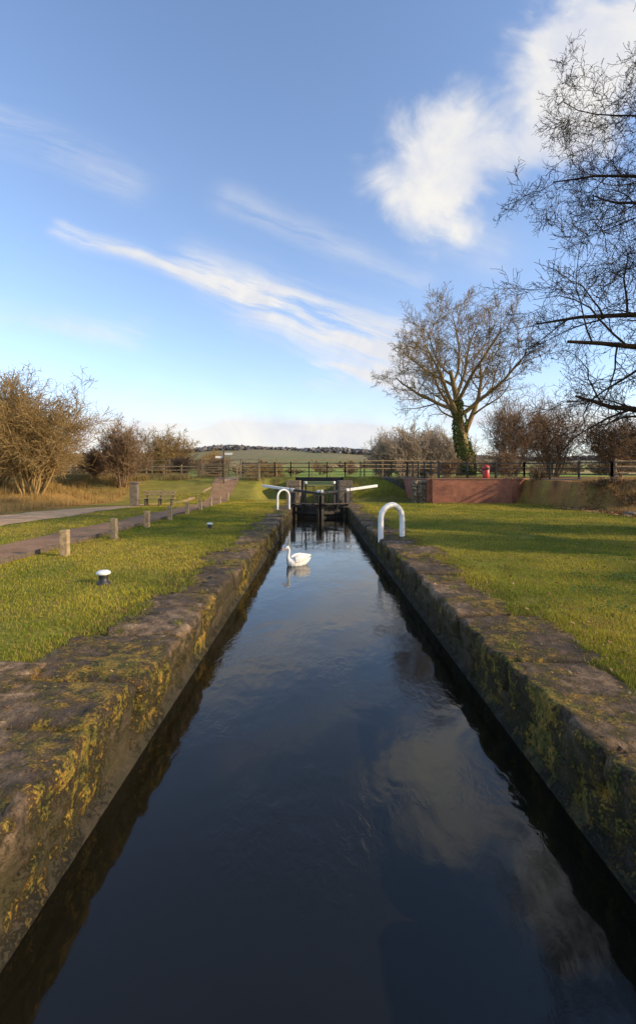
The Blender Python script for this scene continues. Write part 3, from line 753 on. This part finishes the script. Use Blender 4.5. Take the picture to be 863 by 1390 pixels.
# holly trees off to the right beside the oak
random.seed(9); hc=[]
for (cx_,cy_,rx,ry,rz,cz_,m) in ((14.6,11.4,1.7,1.5,2.6,3.0,13000),(16.6,16.0,1.9,2.0,3.1,3.6,15000)):
    for i in range(m):
        a=random.uniform(0,6.28); u=random.uniform(-1,1); r=(1-u*u)**.5; k=1+.6*mn.noise(Vector((math.cos(a)*r*2.3+cx_,math.sin(a)*r*2.3,u*2.3)))
        r0=random.uniform(.65,1)*k; hc.append((cx_+math.cos(a)*r*rx*r0,cy_+math.sin(a)*r*ry*r0,cz_+u*rz*r0))
hl=leafcloud('holly_tree',np.array(hc),.08,[(.03,.055,.02),(.05,.08,.03)])
pp=[]
for (cx_,cy_) in ((14.6,11.4),(16.6,16.0)):
    pp+=[([Vector((cx_+.1*i,cy_,-.1)),Vector((cx_+i*.3,cy_+.2*i,1.5)),Vector((cx_+i*.5,cy_-.3*i,4.0))],[.10,.07,.03],6) for i in (-1,0,1,2)]
v,f=tubes(pp); o=np_mesh('stems',v,f,M_bark,None,True); o.parent=hl
# distant trees and hedges
random.seed(33); it=[]
for i in range(16): 
    x=random.uniform(9,32); y=random.uniform(78,95); it.append((x,y,hz(x,y),random.uniform(.7,1.1),random.uniform(.8,1.15),random.random()*6))
place('distant_trees',S3,it,M_twig_grey)
it=[]
for i in range(34):
    x=random.uniform(-95,-24); y=random.uniform(85,120); it.append((x,y,hz(x,y),random.uniform(.7,1.2),random.uniform(.45,.8),random.random()*6))
for i in range(12):
    x=random.uniform(-42,-22); y=random.uniform(66,78); it.append((x,y,hz(x,y),random.uniform(.5,.8),random.uniform(.35,.55),random.random()*6))
for i in range(10):
    x=random.uniform(-26,-8); y=random.uniform(85,110); it.append((x,y,hz(x,y),random.uniform(.3,.7),random.uniform(.2,.5),random.random()*6))
place('distant_trees',S3,it,M_twig_gold)
S5=shrub(6,6,.9,5,.07,.75); it=[]
for i in range(150):
    r=random.choice([(150,8),(230,10),(320,14),(430,20)]); y=r[0]+random.gauss(0,r[1]*.3); x=random.uniform(-.8,.8)*y
    it.append((x,y,hz(x,y),random.uniform(.8,1.6),random.uniform(.35,.8),random.random()*6))
place('distant_hedgerows',S5,it,M_twig_brown)
n=26000; x=np.random.uniform(-1500,1500,n); y=np.random.uniform(1500,2000,n); k=patchn(x,y,.004,2)+np.random.randn(n)*.05
kp=k>-.02; x,y=x[kp],y[kp]; z=H(x,y)+np.random.rand(len(x))*11
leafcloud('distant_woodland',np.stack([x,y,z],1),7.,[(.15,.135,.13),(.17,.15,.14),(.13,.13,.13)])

# ------------------------------------------------------------ world
SUN_AZ=R(106); SUN_EL=R(22)
w=bpy.data.worlds.new('World'); scn.world=w; w.use_nodes=True; nt=w.node_tree
bg=nt.nodes['Background']; bg.inputs['Strength'].default_value=.15
sky=N(nt,'ShaderNodeTexSky',sky_type='NISHITA'); sky.sun_disc=False; sky.sun_elevation=SUN_EL; sky.sun_rotation=SUN_AZ
sky.air_density=1.0; sky.dust_density=.6; sky.ozone_density=2.2
tc=N(nt,'ShaderNodeTexCoord'); sp=N(nt,'ShaderNodeSeparateXYZ'); nt.links.new(tc.outputs['Generated'],sp.inputs[0])
dy=mth(nt,'MAXIMUM',mth(nt,'ABSOLUTE',sp.outputs[1]),.12)
U0=mth(nt,'DIVIDE',sp.outputs[0],dy); V0=mth(nt,'DIVIDE',sp.outputs[2],dy)
UV=N(nt,'ShaderNodeCombineXYZ'); nt.links.new(U0,UV.inputs[0]); nt.links.new(V0,UV.inputs[1])
wn=N(nt,'ShaderNodeTexNoise'); wn.inputs['Scale'].default_value=3.2; wn.inputs['Detail'].default_value=4; wn.inputs['Roughness'].default_value=.55
nt.links.new(UV.outputs[0],wn.inputs['Vector']); ws=N(nt,'ShaderNodeSeparateColor'); nt.links.new(wn.outputs['Color'],ws.inputs[0])
wx=mth(nt,'SUBTRACT',ws.outputs[0],.5); wy=mth(nt,'SUBTRACT',ws.outputs[1],.5)
def warp(a): return mth(nt,'MULTIPLY_ADD',wx,a,U0),mth(nt,'MULTIPLY_ADD',wy,a,V0)
def cap(UVp,p1,p2,wd,amp):
    U,Vv=UVp
    (x1,y1),(x2,y2)=p1,p2
    ex,ey=x2-x1,y2-y1; L2=ex*ex+ey*ey+1e-6
    dx=mth(nt,'SUBTRACT',U,x1); dv=mth(nt,'SUBTRACT',Vv,y1)
    t=mth(nt,'ADD',mth(nt,'MULTIPLY',dx,ex/L2),mth(nt,'MULTIPLY',dv,ey/L2),clamp=True)
    qx=mth(nt,'MULTIPLY_ADD',t,-ex,dx); qy=mth(nt,'MULTIPLY_ADD',t,-ey,dv)
    d2=mth(nt,'ADD',mth(nt,'MULTIPLY',qx,qx),mth(nt,'MULTIPLY',qy,qy))
    return mth(nt,'MULTIPLY',mth(nt,'EXPONENT',mth(nt,'MULTIPLY',d2,-1/(wd*wd))),amp)
def total(l):
    s=l[0]
    for k in l[1:]: s=mth(nt,'ADD',s,k)
    return s
W1=warp(.30); W2=warp(.07)
cum=total([cap(W1,(.17,.66),(.28,.80),.10,1.1),cap(W1,(.30,.70),(.54,.78),.075,1.0),
  cap(W1,(.54,.90),(.70,1.0),.11,1.0),cap(W1,(.66,.96),(.95,1.06),.14,1.0),cap(W1,(.28,.54),(.30,.66),.05,.4)])
cn=noise_tex(nt,UV.outputs[0],5.5,7,.6,.5)
cd=smooth(nt,mth(nt,'ADD',cum,mth(nt,'MULTIPLY',mth(nt,'SUBTRACT',cn,.5),2.0)),.12,1.25)
cd=mth(nt,'MULTIPLY',cd,smooth(nt,cum,.05,.35))
mp=N(nt,'ShaderNodeMapping',vector_type='TEXTURE'); mp.inputs['Rotation'].default_value=(0,0,R(-19)); mp.inputs['Scale'].default_value=(.5,.06,1)
wc=N(nt,'ShaderNodeCombineXYZ'); nt.links.new(W2[0],wc.inputs[0]); nt.links.new(W2[1],wc.inputs[1])
nt.links.new(wc.outputs[0],mp.inputs[0]); sn=noise_tex(nt,mp.outputs[0],1.5,6,.62,.3)
stc=total([cap(W2,(-.57,.55),(-.10,.38),.018,1.0),cap(W2,(-.28,.46),(.20,.30),.045,1.0),cap(W2,(-.14,.38),(.17,.25),.05,.85),cap(W2,(.0,.235),(.20,.21),.024,1.6),
  cap(W2,(-.72,.80),(-.42,.66),.045,.35),cap(W2,(-.20,.62),(.22,.44),.03,.32),cap(W2,(-.75,.36),(-.4,.32),.03,.45),cap(W2,(.27,.55),(.38,.5),.06,.3)])
sd=mth(nt,'MULTIPLY',stc,smooth(nt,sn,.28,.66))
mp2=N(nt,'ShaderNodeMapping'); mp2.inputs['Scale'].default_value=(1.6,9,1); nt.links.new(UV.outputs[0],mp2.inputs[0])
ln=noise_tex(nt,mp2.outputs[0],1.7,5,.55,.3)
low=mth(nt,'MULTIPLY',total([cap(W2,(-.60,.10),(.15,.085),.045,1.3),cap(W2,(.3,.12),(.9,.10),.05,.8)]),smooth(nt,ln,.25,.52))
haze=smooth(nt,V0,.40,-.02); haze=mth(nt,'MULTIPLY',haze,haze)
veil=mth(nt,'MULTIPLY',smooth(nt,V0,1.1,.1),.04)
allc=mth(nt,'ADD',mth(nt,'ADD',mth(nt,'MULTIPLY',cd,.9),mth(nt,'MULTIPLY',sd,.9)),mth(nt,'ADD',mth(nt,'MULTIPLY',low,.8),mth(nt,'ADD',mth(nt,'MULTIPLY',haze,.5),veil)),clamp=True)
allc=mth(nt,'MINIMUM',allc,.95)
ccol=mix(nt,smooth(nt,cn,.35,.7),(5.2,5.3,5.7),(6.6,6.35,5.9))
skb=mix(nt,1.0,sky.outputs[0],(2.0,1.9,1.95),'MULTIPLY')
skc=mix(nt,allc,skb,ccol)
nt.links.new(skc,bg.inputs['Color'])

sd_=bpy.data.lights.new('sun','SUN'); sd_.energy=5.0; sd_.angle=R(.5); sd_.color=(1,.80,.52)
so=bpy.data.objects.new('sun',sd_); scn.collection.objects.link(so)
tosun=Vector((math.sin(SUN_AZ)*math.cos(SUN_EL),math.cos(SUN_AZ)*math.cos(SUN_EL),math.sin(SUN_EL)))
so.rotation_euler=tosun.to_track_quat('Z','Y').to_euler()

# ------------------------------------------------------------ camera
cam=bpy.data.cameras.new('camera'); co=bpy.data.objects.new('camera',cam); scn.collection.objects.link(co)
co.location=(0,0,2.0); co.rotation_euler=(R(90),0,0)
cam.sensor_fit='VERTICAL'; cam.sensor_height=36; cam.lens=15.9; cam.shift_y=-.0324; cam.clip_end=6000; cam.clip_start=.05
scn.camera=co
scn.view_settings.view_transform='Standard'; scn.view_settings.look='None'; scn.view_settings.exposure=0
